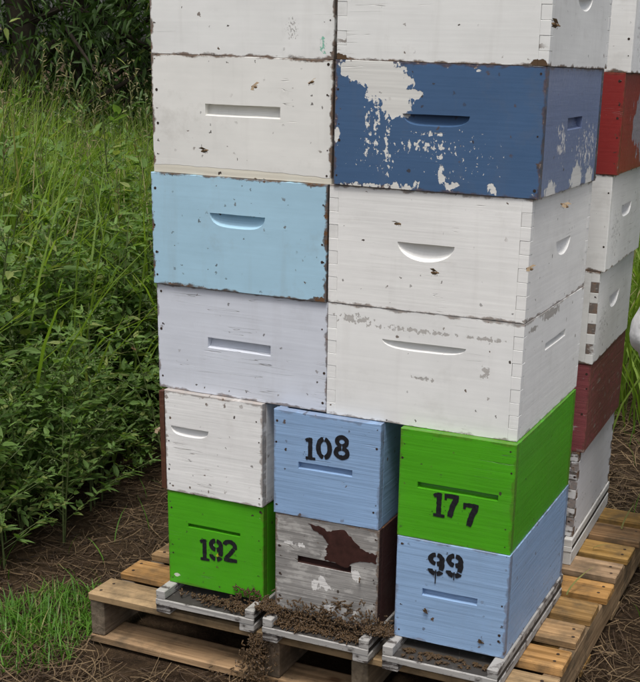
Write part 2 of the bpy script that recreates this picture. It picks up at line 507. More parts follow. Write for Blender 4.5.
m_R5 = paint('navy_blue_peeling_paint', DKB, grain=.35, under=(.70, .69, .65), w=BW, h=.2415, chips=.75, grime=.45, cracks=.3, rough=.42, seed=6, specks=.3,
             layers=[((.72, .72, .68), [(.046, .226, .038, .022), (.090, .222, .052, .032), (.112, .197, .048, .036), (.132, .168, .030, .032), (.166, .183, .020, .009)], 1.7, 75, -.04),
                     ((.72, .72, .68), [(.072, .115, .010, .075), (.092, .12, .010, .075), (.116, .09, .010, .10), (.20, .110, .045, .006), (.20, .085, .075, .016), (.226, .070, .012, .012), (.110, .148, .045, .014)], 4.5, 120, .62),
                     ((.72, .72, .68), [(.232, .034, .010, .024), (.252, .014, .022, .010), (.337, .012, .016, .014), (.145, .004, .045, .012), (.06, .003, .05, .008), (.006, .10, .012, .016), (.18, .012, .010, .010), (.298, .230, .007, .004)], 2.6, 85, .33),
                     ((.72, .72, .68), [(.27, .07, .16, .09), (.09, .06, .1, .06)], 4.2, 130, 1.06)])
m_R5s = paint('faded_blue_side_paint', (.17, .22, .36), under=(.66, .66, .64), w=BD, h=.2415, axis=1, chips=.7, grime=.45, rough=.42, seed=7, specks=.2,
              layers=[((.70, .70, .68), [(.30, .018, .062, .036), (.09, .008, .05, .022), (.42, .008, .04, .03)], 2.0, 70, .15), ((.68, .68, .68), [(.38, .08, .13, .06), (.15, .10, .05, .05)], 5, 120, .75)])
m_R4 = paint('white_paint_clean', ends=False, specks=.2, col=(.81, .81, .785), w=BW, h=.2432, chips=.4, grime=.5, grain=.5, seed=8)
m_R3 = paint('white_paint_peeling', ends=False, specks=.2, col=(.80, .805, .785), under=(.42, .40, .37), w=BW, h=.2442, chips=.45, grime=.45, grain=.3, seed=9,
             layers=[((.47, .455, .43), [(.06, .215, .055, .012), (.19, .205, .12, .007), (.35, .205, .05, .006), (.352, .138, .012, .018), (.22, .105, .03, .006)], 4.0, 110, .42)])
m_R3s = paint('white_paint_peeling_side', ends=False, specks=.2, col=(.80, .805, .785), under=(.42, .40, .37), w=BD, h=.2442, axis=1, chips=.45, grime=.4, seed=10,
              layers=[((.40, .38, .35), [(.20, .232, .08, .013), (.07, .222, .04, .006)], 2.5, 80, .2)])
m_A2 = paint('white_small_paint', (.80, .80, .785), w=NW, h=.2418, chips=.35, grime=.4, cracks=.9, grain=.8, seed=11, specks=.6)
m_A1 = paint('green_paint_a', GRN, under=(.45, .5, .36), w=NW, h=.2356, chips=.3, grime=.25, rough=.36, grain=.5, seed=12, fade=.12, specks=.6,
             layers=[((.60, .64, .52), [(.118, .116, .008, .011), (.022, .022, .012, .005)], 2.0, 120, .2), ((.42, .42, .03), [(.134, .092, .006, .006)], 2.0, 160, .2)])
m_B2 = paint('sky_blue_small_paint_b', NUCB, under=(.2, .2, .2), w=NW, h=.2399, chips=.2, grime=.25, grain=1.3, seed=13, rough=.42, cracks=.6)
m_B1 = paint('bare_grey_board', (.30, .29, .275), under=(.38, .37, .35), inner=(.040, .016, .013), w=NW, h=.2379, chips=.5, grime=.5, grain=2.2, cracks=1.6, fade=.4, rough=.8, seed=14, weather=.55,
             layers=[((.66, .65, .63), [(.115, .085, .03, .025), (.20, .122, .014, .02), (.05, .17, .03, .008), (.16, .025, .06, .02)], 3.2, 60, .3)])
m_B1s = paint('brown_side_paint', (.060, .026, .022), w=BD, h=.2379, axis=1, chips=.3, seed=15)
m_C2 = paint('green_paint_c', GRN, under=(.3, .4, .2), w=NW, h=.2406, chips=.12, grime=.25, rough=.34, grain=.9, seed=16, fade=.1, specks=.4)
m_C1 = paint('sky_blue_small_paint_c', (.275, .42, .635), under=(.2, .2, .22), w=NW, h=.2376, chips=.2, grime=.3, grain=1.2, seed=17, rough=.42, cracks=.7)
m_red = paint('red_paint', (.26, .030, .027), under=(.3, .3, .32), w=BW, h=.237, chips=.4, grime=.3, seed=18, rough=.4)
m_reds = paint('red_worn_side_paint', (.26, .034, .03), under=(.3, .3, .32), w=BD, h=.237, axis=1, chips=.5, seed=19, rough=.4,
               layers=[((.30, .28, .33), [(.34, .12, .20, .10)], 1.6, 25, .1)])
m_bk = paint('white_back_paint', (.78, .785, .76), under=(.42, .39, .35), ends=False, w=BW, h=.237, chips=.7, grime=.7, seed=20)
m_bks = paint('white_back_side_paint', specks=.25, col=(.78, .785, .77), under=(.45, .44, .43), w=BD, h=.237, axis=1, chips=.5, grime=.6, seed=21,
              layers=[((.55, .55, .54), [(.10, .09, .07, .07)], 5, 140, .7)])
m_mar = paint('maroon_paint', (.235, .062, .068), under=(.34, .28, .26), w=BW, h=.237, chips=.35, grime=.3, grain=1.6, seed=22, rough=.6, weather=.2)
m_wb = paint('white_worn_paint', (.70, .70, .70), under=(.12, .11, .10), w=BW, h=.237, chips=.9, grime=1.0, cracks=1.3, seed=23, weather=.55)
m_wbs = paint('white_worn_side_paint', (.70, .70, .715), w=BD, h=.237, axis=1, chips=.3, grime=.5, seed=24)

Z3 = .4786
hive_box('hive_box', -.836, .016, Z3+.7292, -.006, .242, 'white hive box with faint green smear, topmost of its stack, above the warm white box', m_L6, handle=(.13, .30, .15, .126, 'flat', .0175), seed=31)
hive_box('hive_box', -.836, .015, Z3+.4852, -.0074, .2438, 'cream white hive box with rusty nail spots, directly above the light blue box', m_L5, handle=(.132, .310, .148, .124, 'flat', .0175), seed=32)
hive_box('hive_box', -.8419, .0113, Z3+.2417, -.0099, .2433, 'light sky-blue full-size hive box with rusty nail spots and rounded hand hold', m_L4, handle=(.148, .283, .166, .137, 'round', .0175), seed=33)
hive_box('hive_box', -.8395, .0182, Z3, -.0109, .2415, 'pale lavender hive box with long cracks, directly below the light blue box', m_L3, handle=(.132, .291, .132, .108, 'flat', .0175), seed=34)
hive_box('hive_box', -.3945, .000, Z3+.7296, .006, .242, 'white hive box with finger joints on top of the navy blue box', m_R6, handle=(.14, .29, .15, .125, 'moon', .0175), shandle=(.19, .31, .135, .108, 'moon', .0175), fingers=9, seed=35, nails=None)
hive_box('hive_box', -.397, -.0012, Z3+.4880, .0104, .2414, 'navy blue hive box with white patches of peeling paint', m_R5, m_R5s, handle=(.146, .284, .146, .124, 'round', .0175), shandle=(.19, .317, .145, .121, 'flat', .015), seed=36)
hive_box('hive_box', -.4076, .0047, Z3+.2445, .0028, .2433, 'clean white hive box with half-moon hand hold, directly under the navy blue box', m_R4, handle=(.153, .275, .139, .103, 'moon', .0175), shandle=(.204, .322, .138, .104, 'moon', .0175), fingers=9, seed=37, nails=None)
hive_box('hive_box', -.4072, .0058, Z3, .0016, .2443, 'white hive box with grey peeled streaks above the green box numbered 177', m_R3, m_R3s, handle=(.125, .309, .180, .162, 'round', .0175), shandle=(.172, .340, .172, .156, 'flat', .0175), fingers=9, seed=38, nails=None)

gN = 'small numbered boxes along the pallet front'
A2, pA2 = hive_box('nucleus_box', -.8159, .0014, .2357, -.0046, .2425, 'narrow white hive box with a short hand hold on the green box 192', m_A2, W=NW, handle=(.016, .116, .160, .139, 'round', .0175), seed=39, group=gN)
A1, pA1 = hive_box('nucleus_box', -.8164, .0039, 0, .0108, .2355, 'bright green narrow hive box at the pallet corner, stencilled 192', m_A1, W=NW, handle=(.055, .194, .160, .150, 'flat', .015), seed=40, group=gN)
B2, pB2 = hive_box('nucleus_box', -.5244, -.0157, .2380, .0124, .2403, 'light blue narrow hive box stencilled 108 on top of the bare grey box', m_B2, W=NW, handle=(.061, .190, .129, .113, 'flat', .015), seed=41, group=gN)
B1, pB1 = hive_box('nucleus_box', -.521, -.0139, 0, .0077, .2378, 'weathered bare grey narrow hive box with a dark brown paint remnant', m_B1, m_B1s, W=NW, handle=(.057, .189, .143, .125, 'flat', .0175), seed=42, group=gN)
C2, pC2 = hive_box('nucleus_box', -.2264, -.0128, .2377, .0048, .2406, 'bright green narrow hive box stencilled 177 sitting on a light blue box', m_C2, W=NW, handle=(.043, .221, .128, .114, 'flat', .015), seed=43, group=gN)
C1, pC1 = hive_box('nucleus_box', -.2238, -.0167, 0, .0054, .2375, 'light blue narrow hive box stencilled 99 under a green box, drips below digits', m_C1, W=NW, handle=(.063, .188, .127, .110, 'flat', .015), seed=44, group=gN)

# brown strip on the edge of the white narrow box
m_strip = paint('brown_edge_strip_paint', (.085, .030, .020), w=.014, h=.2425, chips=.4, grime=.2, seed=25)
m = MB(); m.box(-.0135, -.0012, -.001, .020, .002, .240, .0012, .0005); m.build('edge_strip', m_strip, A2)

# back stack, right-hand column
BY, BZ, BH, BR = .690, .016, .2372, .029
offs = [.000, .010, .013, .024, .034, .044]
back = [('white hive box with blackened worn front at the foot of the rear stack', m_wb, m_wbs, None, 9),
        ('maroon hive box with a brushed side, on the blackened worn white box', m_mar, m_mar, None, 0),
        ('white hive box with open dark finger joints, on the maroon box', m_bk, m_bks, (.16, .30, .150, .112, 'moon', .0175), 9),
        ('white hive box with a hand hold on its side, directly under the red box', m_bk, m_bks, (.16, .30, .150, .118, 'round', .0175), 0),
        ('red hive box with worn greyish side in the rear stack', m_red, m_reds, None, 0),
        ('plain white hive box on top of the red box', m_bk, m_bks, None, 0)]
for k, (lab, a, b, sh, fg) in enumerate(back):
    xr = offs[k]
    hive_box('hive_box', xr-BW*math.cos(BR), BY-BW*math.sin(BR)+.002*(k % 2), BZ+k*BH, BR, BH-.0002, lab, a, b, shandle=sh, fingers=fg, seed=50+k)

# bottom boards
m_fl = paint('bottom_board_floor_paint', (.040, .036, .032), under=(.09, .085, .08), w=.3, h=5, chips=.3, grime=0, grain=1.0, weather=.3, seed=26, rough=.8)
m_rim = paint('bottom_board_rim_paint', (.38, .37, .35), under=(.07, .06, .055), w=.3, h=5, chips=.9, grime=0, grain=1.6, weather=.55, seed=27, rough=.75)
m_rim2 = paint('bottom_board_pale_paint', (.60, .59, .56), under=(.30, .28, .25), w=.3, h=5, chips=.4, grime=0, grain=1.0, weather=.1, seed=28, rough=.75)
def bottom_board(x, y, W, D, rz, top, label, land=.055, m_rim=m_rim):
    t = empty('bottom_board', (x, y, PT), rz)
    tag(t, label, 'bottom board', 'bottom boards on the pallet')
    hgt = top-PT
    fl0 = hgt-.036; fl1 = hgt-.0225
    y0 = -land
    m = MB(); m.box(-.002, W+.002, y0+.004, D, fl0, fl1, .0012, .0006); m.build('floor_board', m_fl, t)
    m = MB(); m.box(-.004, W+.004, y0-.002, y0+.0035, fl0-.001, fl1+.0008, .0012, .0008); m.build('front_lip', m_rim, t)
    for xa, xb in ((-.004, .020), (W-.020, W+.004)):
        m = MB(); m.box(xa, xb, y0, D+.002, fl1+.0003, hgt-.0002, .002, .0004); m.build('rim_strip', m_rim, t)
        m = MB(); m.box(xa, xb+.014 if xa < 0 else xb, y0, D, .0003, fl0-.0003, .002, .0004) if xa < 0 else m.box(xa-.014, xb, y0, D, .0003, fl0-.0003, .002, .0004)
        m.build('cleat', m_rim, t)
    return t
bottom_board(-.8164, .0039, NW, BD, .0108, 0, 'grey flaking bottom board under the green box numbered 192')
bottom_board(-.521, -.0139, NW, BD, .0077, 0, 'grey flaking bottom board crowded with bees under the bare grey box')
bottom_board(-.2238, -.0167, NW, BD, .0054, 0, 'grey flaking bottom board under the light blue box numbered 99')
bottom_board(offs[0]-BW*math.cos(BR), BY-BW*math.sin(BR), BW, BD, BR, BZ, 'pale bottom board under the rear stack of full-size boxes', .02, m_rim2)

# ------------------------------------------------------------------ stencilled numbers, brown paint remnant
m_ink = plain('black_stencil_paint', (.012, .012, .015), .55, .5, 120)
def arc(cx, cz, rx, rz, a0, a1, n=14): return [(cx+rx*math.cos(R(a0+(a1-a0)*k/n)), cz+rz*math.sin(R(a0+(a1-a0)*k/n))) for k in range(n+1)]
DIG = {
 '1': [([(.33, 0.02), (.33, .5), (.33, 1.0)], .22), ([(.10, .06), (.60, .06)], .13), ([(.10, .84), (.24, .93)], .16)],
 '0': [(arc(.34, .5, .25, .41, 97, 263), .20), (arc(.34, .5, .25, .41, -83, 83), .20)],
 '8': [(arc(.34, .75, .21, .19, -86, 266, 20), .19), (arc(.34, .27, .25, .20, -266, 86, 20), .20)],
 '2': [(arc(.32, .72, .23, .20, 172, -28), .19), ([(.50, .62), (.34, .38), (.14, .14)], .18), ([(.06, .08), (.40, .08), (.64, .10)], .17)],
 '7': [([(.02, .90), (.35, .91), (.64, .90)], .18), ([(.08, .86), (.07, .72)], .11), ([(.54, .84), (.38, .5), (.26, 0.02)], .23)],
 '9': [(arc(.33, .72, .24, .21, 97, 263), .21), (arc(.33, .72, .24, .21, -83, 83), .21), ([(.57, .66), (.57, .45), (.53, .25)], .21), (arc(.33, .24, .22, .18, -15, -80), .21), (arc(.33, .26, .24, .20, -100, -178), .21)],
}
def stroke(mb, pts, wd, map_, yo, rr):
    P = [Vector((p[0], p[1])) for p in pts]
    Q = []
    for a, b in zip(P[:-1], P[1:]):
        n = max(1, int((b-a).length/.07))
        Q += [a.lerp(b, k/n) for k in range(n)]
    Q.append(P[-1])
    V = []
    for i, p in enumerate(Q):
        d = Q[min(i+1, len(Q)-1)]-Q[max(i-1, 0)]; d.normalize(); nn = Vector((-d.y, d.x))
        hw = wd/2*(1+rr.uniform(-.10, .10))
        if i in (0, len(Q)-1): hw *= .86
        for sg in (1, -1):
            x, z = map_(*(p+nn*hw*sg)); V.append((x, yo, z))
    F = [(2*i, 2*i+1, 2*i+3, 2*i+2) for i in range(len(Q)-1)]
    mb.add(V, F)
def number(root, digits, seed, drip=False):
    """digits: (char, x0, z0, width, height, slant)"""
    rr = random.Random(seed)
    for ch, x0, z0, w, h, sl in digits:
        mb = MB()
        for k, (pts, wd) in enumerate(DIG[ch]):
            stroke(mb, pts, wd, lambda a, b: (x0+a*w/.66+sl*b, z0+b*h-.0*a), -.0009-.00012*k, rr)
        for k in range(5):          # overspray
            a = rr.uniform(0, 6.28); cx = x0+w*rr.uniform(-.05, 1.0); cz = z0+h*rr.uniform(-.05, 1.05); r_ = rr.uniform(.0005, .0013)
            mb.add([(cx+r_*math.cos(t), -.0018-.00005*k, cz+r_*math.sin(t)) for t in (0, 1.05, 2.1, 3.14, 4.2, 5.2)], [(0, 1, 2, 3, 4, 5)])
        if ch == '9' and drip:
            dx = x0+w*.5; ln = .020 if x0 < .1 else .007
            mb.add([(dx-.0016, -.0021, z0+.012), (dx-.0012, -.0021, z0-ln), (dx+.0010, -.0021, z0-ln), (dx+.0016, -.0021, z0+.012)], [(0, 1, 2, 3)])
        mb.build('painted_digit', m_ink, root)
number(pB2['front'], [('1', .074, .138, .031, .050, 0), ('0', .104, .143, .036, .051, 0), ('8', .146, .150, .036, .053, 0)], 1)
number(pA1['front'], [('1', .083, .074, .032, .054, 0), ('9', .112, .080, .036, .053, 0), ('2', .147, .083, .040, .055, 0)], 2)
number(pC2['front'], [('1', .076, .058, .034, .054, 0), ('7', .1045, .061, .034, .052, -.001), ('7', .1465, .048, .036, .052, -.001)], 3)
number(pC1['front'], [('9', .074, .164, .036, .050, 0), ('9', .115, .167, .037, .052, 0)], 4, True)

m_brown = plain('dark_brown_old_paint', (.040, .016, .013), .5, .35, 60)
outl = [(.083, .225), (.118, .222), (.130, .213), (.145, .221), (.171, .224), (.186, .212), (.200, .197), (.212, .187), (.233, .182), (.250, .181), (.247, .172), (.250, .160), (.232, .160), (.214, .158), (.196, .154), (.180, .138), (.172, .136), (.150, .1445), (.125, .1455), (.124, .153), (.131, .162), (.126, .172), (.133, .185), (.122, .198), (.105, .208), (.094, .214)]
rr = random.Random(3); pts = []
for a, b in zip(outl, outl[1:]+outl[:1]):
    for k in range(4):
        t = k/4; pts.append((a[0]+(b[0]-a[0])*t+rr.uniform(-.0018, .0018), a[1]+(b[1]-a[1])*t+rr.uniform(-.0018, .0018)))
bm = bmesh.new()
fv = [bm.verts.new((x, -.0010, z)) for x, z in pts]; fc = bm.faces.new(fv[::1])
bv = bmesh.ops.extrude_face_region(bm, geom=[fc])
for e in bv['geom']:
    if isinstance(e, bmesh.types.BMVert): e.co.y = -.0001
bmesh.ops.triangulate(bm, faces=bm.faces[:]); bmesh.ops.recalc_face_normals(bm, faces=bm.faces[:])
me = bpy.data.meshes.new('paint_patch'); bm.to_mesh(me); bm.free()
link('paint_patch', me, m_brown, pB1['front'])['label'] = 'dark brown remnant of old paint'
m = MB(); m.add([(.060, .0085, .1415), (.186, .0085, .1415), (.186, .0045, .1300), (.060, .0045, .1300)], [(0, 3, 2, 1)])

# ------------------------------------------------------------------ vegetation
def blades(P, H, Wd, az, bend, segs=4, curl=1.6):
    """grass blades as tapered strips; P (n,3)"""
    n = len(P); t = np.linspace(0, 1, segs+1)
    d = np.stack([np.cos(az), np.sin(az), np.zeros(n)], 1)
    sdv = np.stack([-np.sin(az), np.cos(az), np.zeros(n)], 1)
    out = bend[:, None]*(t[None, :]**curl)*H[:, None]
    z = H[:, None]*t[None, :]*np.sqrt(np.clip(1-(bend[:, None]*t[None, :]**(curl-.6))**2*.55, .05, 1))
    ctr = P[:, None, :]+d[:, None, :]*out[..., None]; ctr[..., 2] += z
    wv = (Wd[:, None]*(np.minimum(1, (1-t)*2.2+.04)[None, :]))[..., None]*sdv[:, None, :]*.5
    V = np.stack([ctr-wv, ctr+wv], 2).reshape(-1, 3)
    m = (segs+1)*2
    base = (np.arange(n)*m)[:, None]+(np.arange(segs)*2)[None, :]
    base = base.ravel()
    F = np.stack([base, base+1, base+3, base+2], 1)
    return V, F

def leaves(P, D, L, Wd, roll, droop=.15):
    """pointed leaves folded along the midrib; P base, D direction (unit)"""
    n = len(P)
    upv = np.tile(np.array([[0, 0, 1.0]]), (n, 1))
    sx = np.cross(D, upv); sx /= np.linalg.norm(sx, axis=1)[:, None]+1e-6
    nz = np.cross(sx, D)
    cr, sr = np.cos(roll)[:, None], np.sin(roll)[:, None]
    s2 = sx*cr+nz*sr; n2 = nz*cr-sx*sr
    Lc, Wc = L[:, None], Wd[:, None]
    zz = np.array([[0, 0, 1.0]])*Lc*droop
    m1 = P+D*Lc*.26-n2*Wc*.12-zz*.06; m2 = P+D*Lc*.62-n2*Wc*.12-zz*.36
    tip = P+D*Lc-zz
    r1 = m1+n2*Wc*.13+s2*Wc*.46; l1 = m1+n2*Wc*.13-s2*Wc*.46
    r2_ = m2+n2*Wc*.12+s2*Wc*.36; l2 = m2+n2*Wc*.12-s2*Wc*.36
    V = np.stack([P, r1, r2_, tip, l2, l1, m1, m2], 1).reshape(-1, 3)
    i = (np.arange(n)*8)[:, None]
    T_ = ((0, 1, 6), (0, 6, 5), (6, 1, 2), (6, 2, 7), (6, 7, 4), (6, 4, 5), (7, 2, 3), (7, 3, 4))
    F = np.concatenate([i+np.array([t]) for t in T_], 0)
    return V, F

def merge(lst):
    Vs, Fs, o = [], [], 0
    for V, F in lst: Vs.append(V); Fs.append(F+o); o += len(V)
    return np.concatenate(Vs), np.concatenate(Fs)

def unit(v): return v/(np.linalg.norm(v, axis=-1, keepdims=True)+1e-9)

m_grass = foliage('tall_grass_leaf', (.150, .250, .032), (.260, .380, .070), (.46, .40, .22), .45, .5, .09)
m_short = foliage('short_grass_leaf', (.060, .165, .016), (.13, .285, .036), (.28, .27, .10), .35, .45, .05)
m_weed = foliage('weed_leaf', (.105, .200, .050), (.205, .325, .085), (.31, .36, .12), .42, .6, .12)
m_stem = plain('weed_stem', (.10, .13, .045), .6, .3)
m_seed = foliage('seed_head', (.18, .17, .08), (.36, .30, .16), None, .2, .8)
m_tree = foliage('dark_tree_leaf', (.050, .100, .025), (.095, .165, .042), (.25, .30, .07), .22, .5, .05)
m_bark = plain('tree_bark', (.045, .035, .026), .9, .4, 14)
m_straw = foliage('straw', (.10, .066, .036), (.22, .155, .085), (.05, .032, .02), .0, .85, .40)

m_leaflit = foliage('dead_leaf', (.045, .030, .018), (.15, .10, .056), (.022, .015, .01), .0, .9, .4)
def in_pallet(x, y, pad=0.0): return (x > PX0-pad) & (x < PX1+pad) & (y > -.08-pad) & (y < 1.16+pad)
def gz(x, y): return GZ+height(x, y)-.004

# tall grass bank behind and beside the stacks
def grass_area(n, xr, yr, keep, h, wd, bend=(.2, 1.0)):
    x = rng.uniform(*xr, n*3); y = rng.uniform(*yr, n*3)
    k = keep(x, y); x, y = x[k][:n], y[k][:n]; n = len(x)
    P = np.stack([x, y, gz(x, y)], 1)
    return blades(P, rng.uniform(*h, n)*(1+.12*np.sin(x*2.3+y*1.7)), rng.uniform(*wd, n), rng.uniform(0, 6.283, n), rng.uniform(*bend, n)**1.3, 5)

bank = lambda x, y: ((x < -2.35-.12*np.sin(y*4)) & (y > .9)) | ((x < -1.75) & (y > 1.75+.1*np.sin(x*7))) | ((x < -1.75) & (y > .5) & (np.sin(x*91.7+y*57.3) > .76))
V1 = grass_area(15000, (-5.2, -1.6), (.5, 4.6), bank, (.70, 1.34), (.006, .013))
V2 = grass_area(9000, (-4.6, 3.0), (2.3, 5.5), lambda x, y: y > 2.35+.15*np.sin(x*5), (.55, 1.2), (.006, .013))
V3 = grass_area(2500, (-5.2, -1.9), (-1.2, .9), lambda x, y: x < -1.95, (.45, .9), (.006, .012))
Vg, Fg = merge([V1, V2, V3])
tag(link('tall_grass', mesh('tall_grass', Vg, Fg), m_grass, smooth=True), 'dense tall green grass covering the bank behind the weeds', 'grass', kind='stuff')

# grass seed heads
hd = []
st = MB()
x = rng.uniform(-4.2, -1.75, 150); y = rng.uniform(.8, 3.2, 150)
for a, b in zip(x, y):
    h = rng.uniform(.95, 1.42); az = rng.uniform(0, 6.28); ln = rng.uniform(.05, .25)
    base = Vector((a, b, gz(a, b))); tipp = base+Vector((math.cos(az)*ln, math.sin(az)*ln, h))
    midp = base.lerp(tipp, .55)-Vector((math.cos(az), math.sin(az), 0))*ln*.15
    st.tube([base, midp, tipp], [.0022, .0016, .001], 4, cap=False)
    n = 26; t = rng.uniform(.84, 1.04, n)
    Pp = np.array(midp)[None]+(np.array(tipp)-np.array(midp))[None]*((t-.55)/.45)[:, None]
    D = unit(rng.normal(0, .5, (n, 3))+np.array([[math.cos(az)*.3, math.sin(az)*.3, .8]]))
    hd.append(leaves(Pp, D, rng.uniform(.014, .035, n), rng.uniform(.003, .006, n), rng.uniform(0, 6.28, n)))
Vh, Fh = merge(hd); b0 = len(Vh)
Fall = [tuple(f) for f in Fh.tolist()]+[tuple(i+b0 for i in f) for f in st.f]
me = mesh('grass_seed_heads', Vh.tolist()+st.v, Fall)
me.polygons.foreach_set('material_index', [0]*len(Fh)+[1]*len(st.f))
tag(link('grass_seed_heads', me, [m_seed, m_stem]), 'tan grass seed heads rising out of the tall grass', 'grass', kind='stuff')

# leafy weeds
def weed_mesh(seed, H):
    r = np.random.default_rng(seed)
    stems = MB(); lv = []; sdl = []
    nst = r.integers(2, 4)
    for q in range(nst):
        az0 = r.uniform(0, 6.28); lean = r.uniform(.03, .22)*H
        h = H*r.uniform(.75, 1.05)
        b = np.array([r.uniform(-.04, .04), r.uniform(-.04, .04), -.02])
        e = b+np.array([math.cos(az0)*lean, math.sin(az0)*lean, h])
        c = (b+e)/2+np.array([-math.cos(az0)*lean*.2, -math.sin(az0)*lean*.2, 0])
        pt = lambda t: (1-t)**2*b+2*t*(1-t)*c+t*t*e
        stems.tube([pt(t) for t in (0, .25, .5, .75, 1)], [.0045, .004, .0032, .0024, .0012], 5, cap=False)
        nb = int(15*H+8)
        for k in range(nb):
            t0 = .10+.86*(k+r.uniform(0, .8))/nb; p0 = pt(min(t0, 1))
            a = k*2.4+r.uniform(-.4, .4); ln = H*.34*(1.05-t0*.8)*r.uniform(.7, 1.25)
            d = np.array([math.cos(a), math.sin(a), r.uniform(.45, .95)]); d /= np.linalg.norm(d)
            p1 = p0+d*ln
            stems.tube([p0, p0+d*ln*.5+np.array([0, 0, -.004]), p1], [.0018, .0013, .0007], 3, cap=False)
            nl = int(5+ln*34)
            tt = r.uniform(.15, 1.0, nl)
            Pp = p0[None]+(p1-p0)[None]*tt[:, None]
            la = r.uniform(0, 6.28, nl)
            D = unit(np.stack([np.cos(la), np.sin(la), r.uniform(-.35, .55, nl)], 1)*.9+d[None]*.6)
            L = r.uniform(.028, .078, nl)*(1.15-.55*tt)*(.85+.2*(seed % 3))
            lv.append(leaves(Pp, D, L, L*r.uniform(.34, .52, nl)*(.66 if seed % 3 == 2 else 1), r.normal(0, .45, nl), .18))
            if r.random() < .30:
                n2 = 18; Pp = p1[None]+d[None]*r.uniform(-.03, .035, n2)[:, None]+r.normal(0, .005, (n2, 3))
                sdl.append(leaves(Pp, unit(r.normal(0, 1, (n2, 3))), r.uniform(.006, .012, n2), r.uniform(.004, .008, n2), r.uniform(0, 6, n2)))
    V, F = merge(lv)
    k1 = len(F)
    if sdl:
        V, F = merge([(V, F)]+sdl)
    lm = mesh('leaves', V, F); lm.polygons.foreach_set('material_index', [0]*k1+[1]*(len(F)-k1))
    lm.materials.append(m_weed); lm.materials.append(m_seedg)
    sm = stems.me('stems'); sm.materials.append(m_stem)
    return lm, sm
m_seedg = foliage('green_seed_cluster', (.11, .16, .06), (.19, .24, .11), None, .2, .8)
wvar = [weed_mesh(100+k, h) for k, h in enumerate((.70, .88, 1.0, .62, .94, .80))]
spots = []
r = np.random.default_rng(5)
def try_add(n, xr, yr, cond, hs, dmin):
    c = 0
    for _ in range(n*30):
        if c >= n: break
        x, y = r.uniform(*xr), r.uniform(*yr)
        if not cond(x, y) or any((x-a)**2+(y-b)**2 < dmin**2 for a, b, _ in spots): continue
        spots.append((x, y, r.uniform(*hs))); c += 1
edge_x = lambda y: -1.46+.05*math.sin(y*6)-max(0, .10-y)*.3
try_add(20, (-1.9, -1.4), (.0, 1.6), lambda x, y: edge_x(y)-.26 < x < edge_x(y)-.03, (.50, .80), .10)
try_add(34, (-2.5, -1.6), (-.1, 2.0), lambda x, y: edge_x(y)-.70 < x < edge_x(y)-.26, (.95, 1.25), .12)
try_add(30, (-3.2, -1.9), (-.2, 2.2), lambda x, y: edge_x(y)-1.45 < x < edge_x(y)-.70, (1.1, 1.40), .16)
for k, (x, y, sc) in enumerate(spots):
    lm, sm = wvar[k % 6]
    o = empty('weed', (x, y, float(gz(np.array(x), np.array(y)))), r.uniform(0, 6.28)); o.scale = (sc, sc, sc*r.uniform(.95, 1.15))
    kind_ = ('broad-leaved green weed', 'tall weed with long narrow leaves', 'small-leaved green weed')[k % 3]
    tag(o, kind_+(' at the edge of the bare soil' if k < 20 else ' in the thicket next to the bare soil' if k < 54 else ' deep in the thicket before the tall grass'), 'weed', 'weeds beside the hives')
    a = link('leaves', lm, None, o); b = link('stems', sm, None, o)

# small grass tuft by the pallet corner, sprigs and blades elsewhere
n = 1300
ang = r.uniform(0, 6.28, n); rad = np.sqrt(r.uniform(0, 1, n))
x = -1.175+.17*rad*np.cos(ang); y = -.03+.24*rad*np.sin(ang)
k = ~in_pallet(x, y, .012); x, y = x[k], y[k]; n = len(x)
Vt, Ft = blades(np.stack([x, y, gz(x, y)], 1), r.uniform(.025, .105, n)*(1.15-.55*rad[k]), r.uniform(.0015, .0042, n), r.uniform(0, 6.28, n), r.uniform(.3, 1.15, n), 5)
tag(link('grass_tuft', mesh('grass_tuft', Vt, Ft), m_short, smooth=True), 'small patch of bright green grass at the pallet corner', 'grass', kind='stuff')
n = 420
x = r.uniform(-1.75, .9, n); y = r.uniform(-.7, 2.7, n)
k = ~in_pallet(x, y, .02) & ((y > 1.25) | (x < -1.1) | (x > .2)); x, y = x[k], y[k]; n = len(x)
Vt, Ft = blades(np.stack([x, y, gz(x, y)], 1), r.uniform(.03, .13, n), r.uniform(.002, .004, n), r.uniform(0, 6.28, n), r.uniform(.3, .95, n), 4)
tag(link('grass_sprouts', mesh('grass_sprouts', Vt, Ft), m_short, smooth=True), 'scattered thin grass sprouts in the bare soil', 'grass', kind='stuff')
# green blades lying over the slats at the right
for k, (bx, by, az, ln, be) in enumerate(((.045, .475, 1.2, .13, .9), (.075, .985, 1.45, .13, .85), (.035, .80, .3, .05, .9))):
    V, F = blades(np.array([[bx, by, PT+.003]]), np.array([ln]), np.array([.005]), np.array([az]), np.array([be]), 7)
    V[:, 2] = PT+.004+(V[:, 2]-PT)*.45
    tag(link('grass_blade', mesh('grass_blade', V, F), m_short), 'bent green grass blade poking up through the pallet slats', 'grass blade', 'grass blades between the slats')

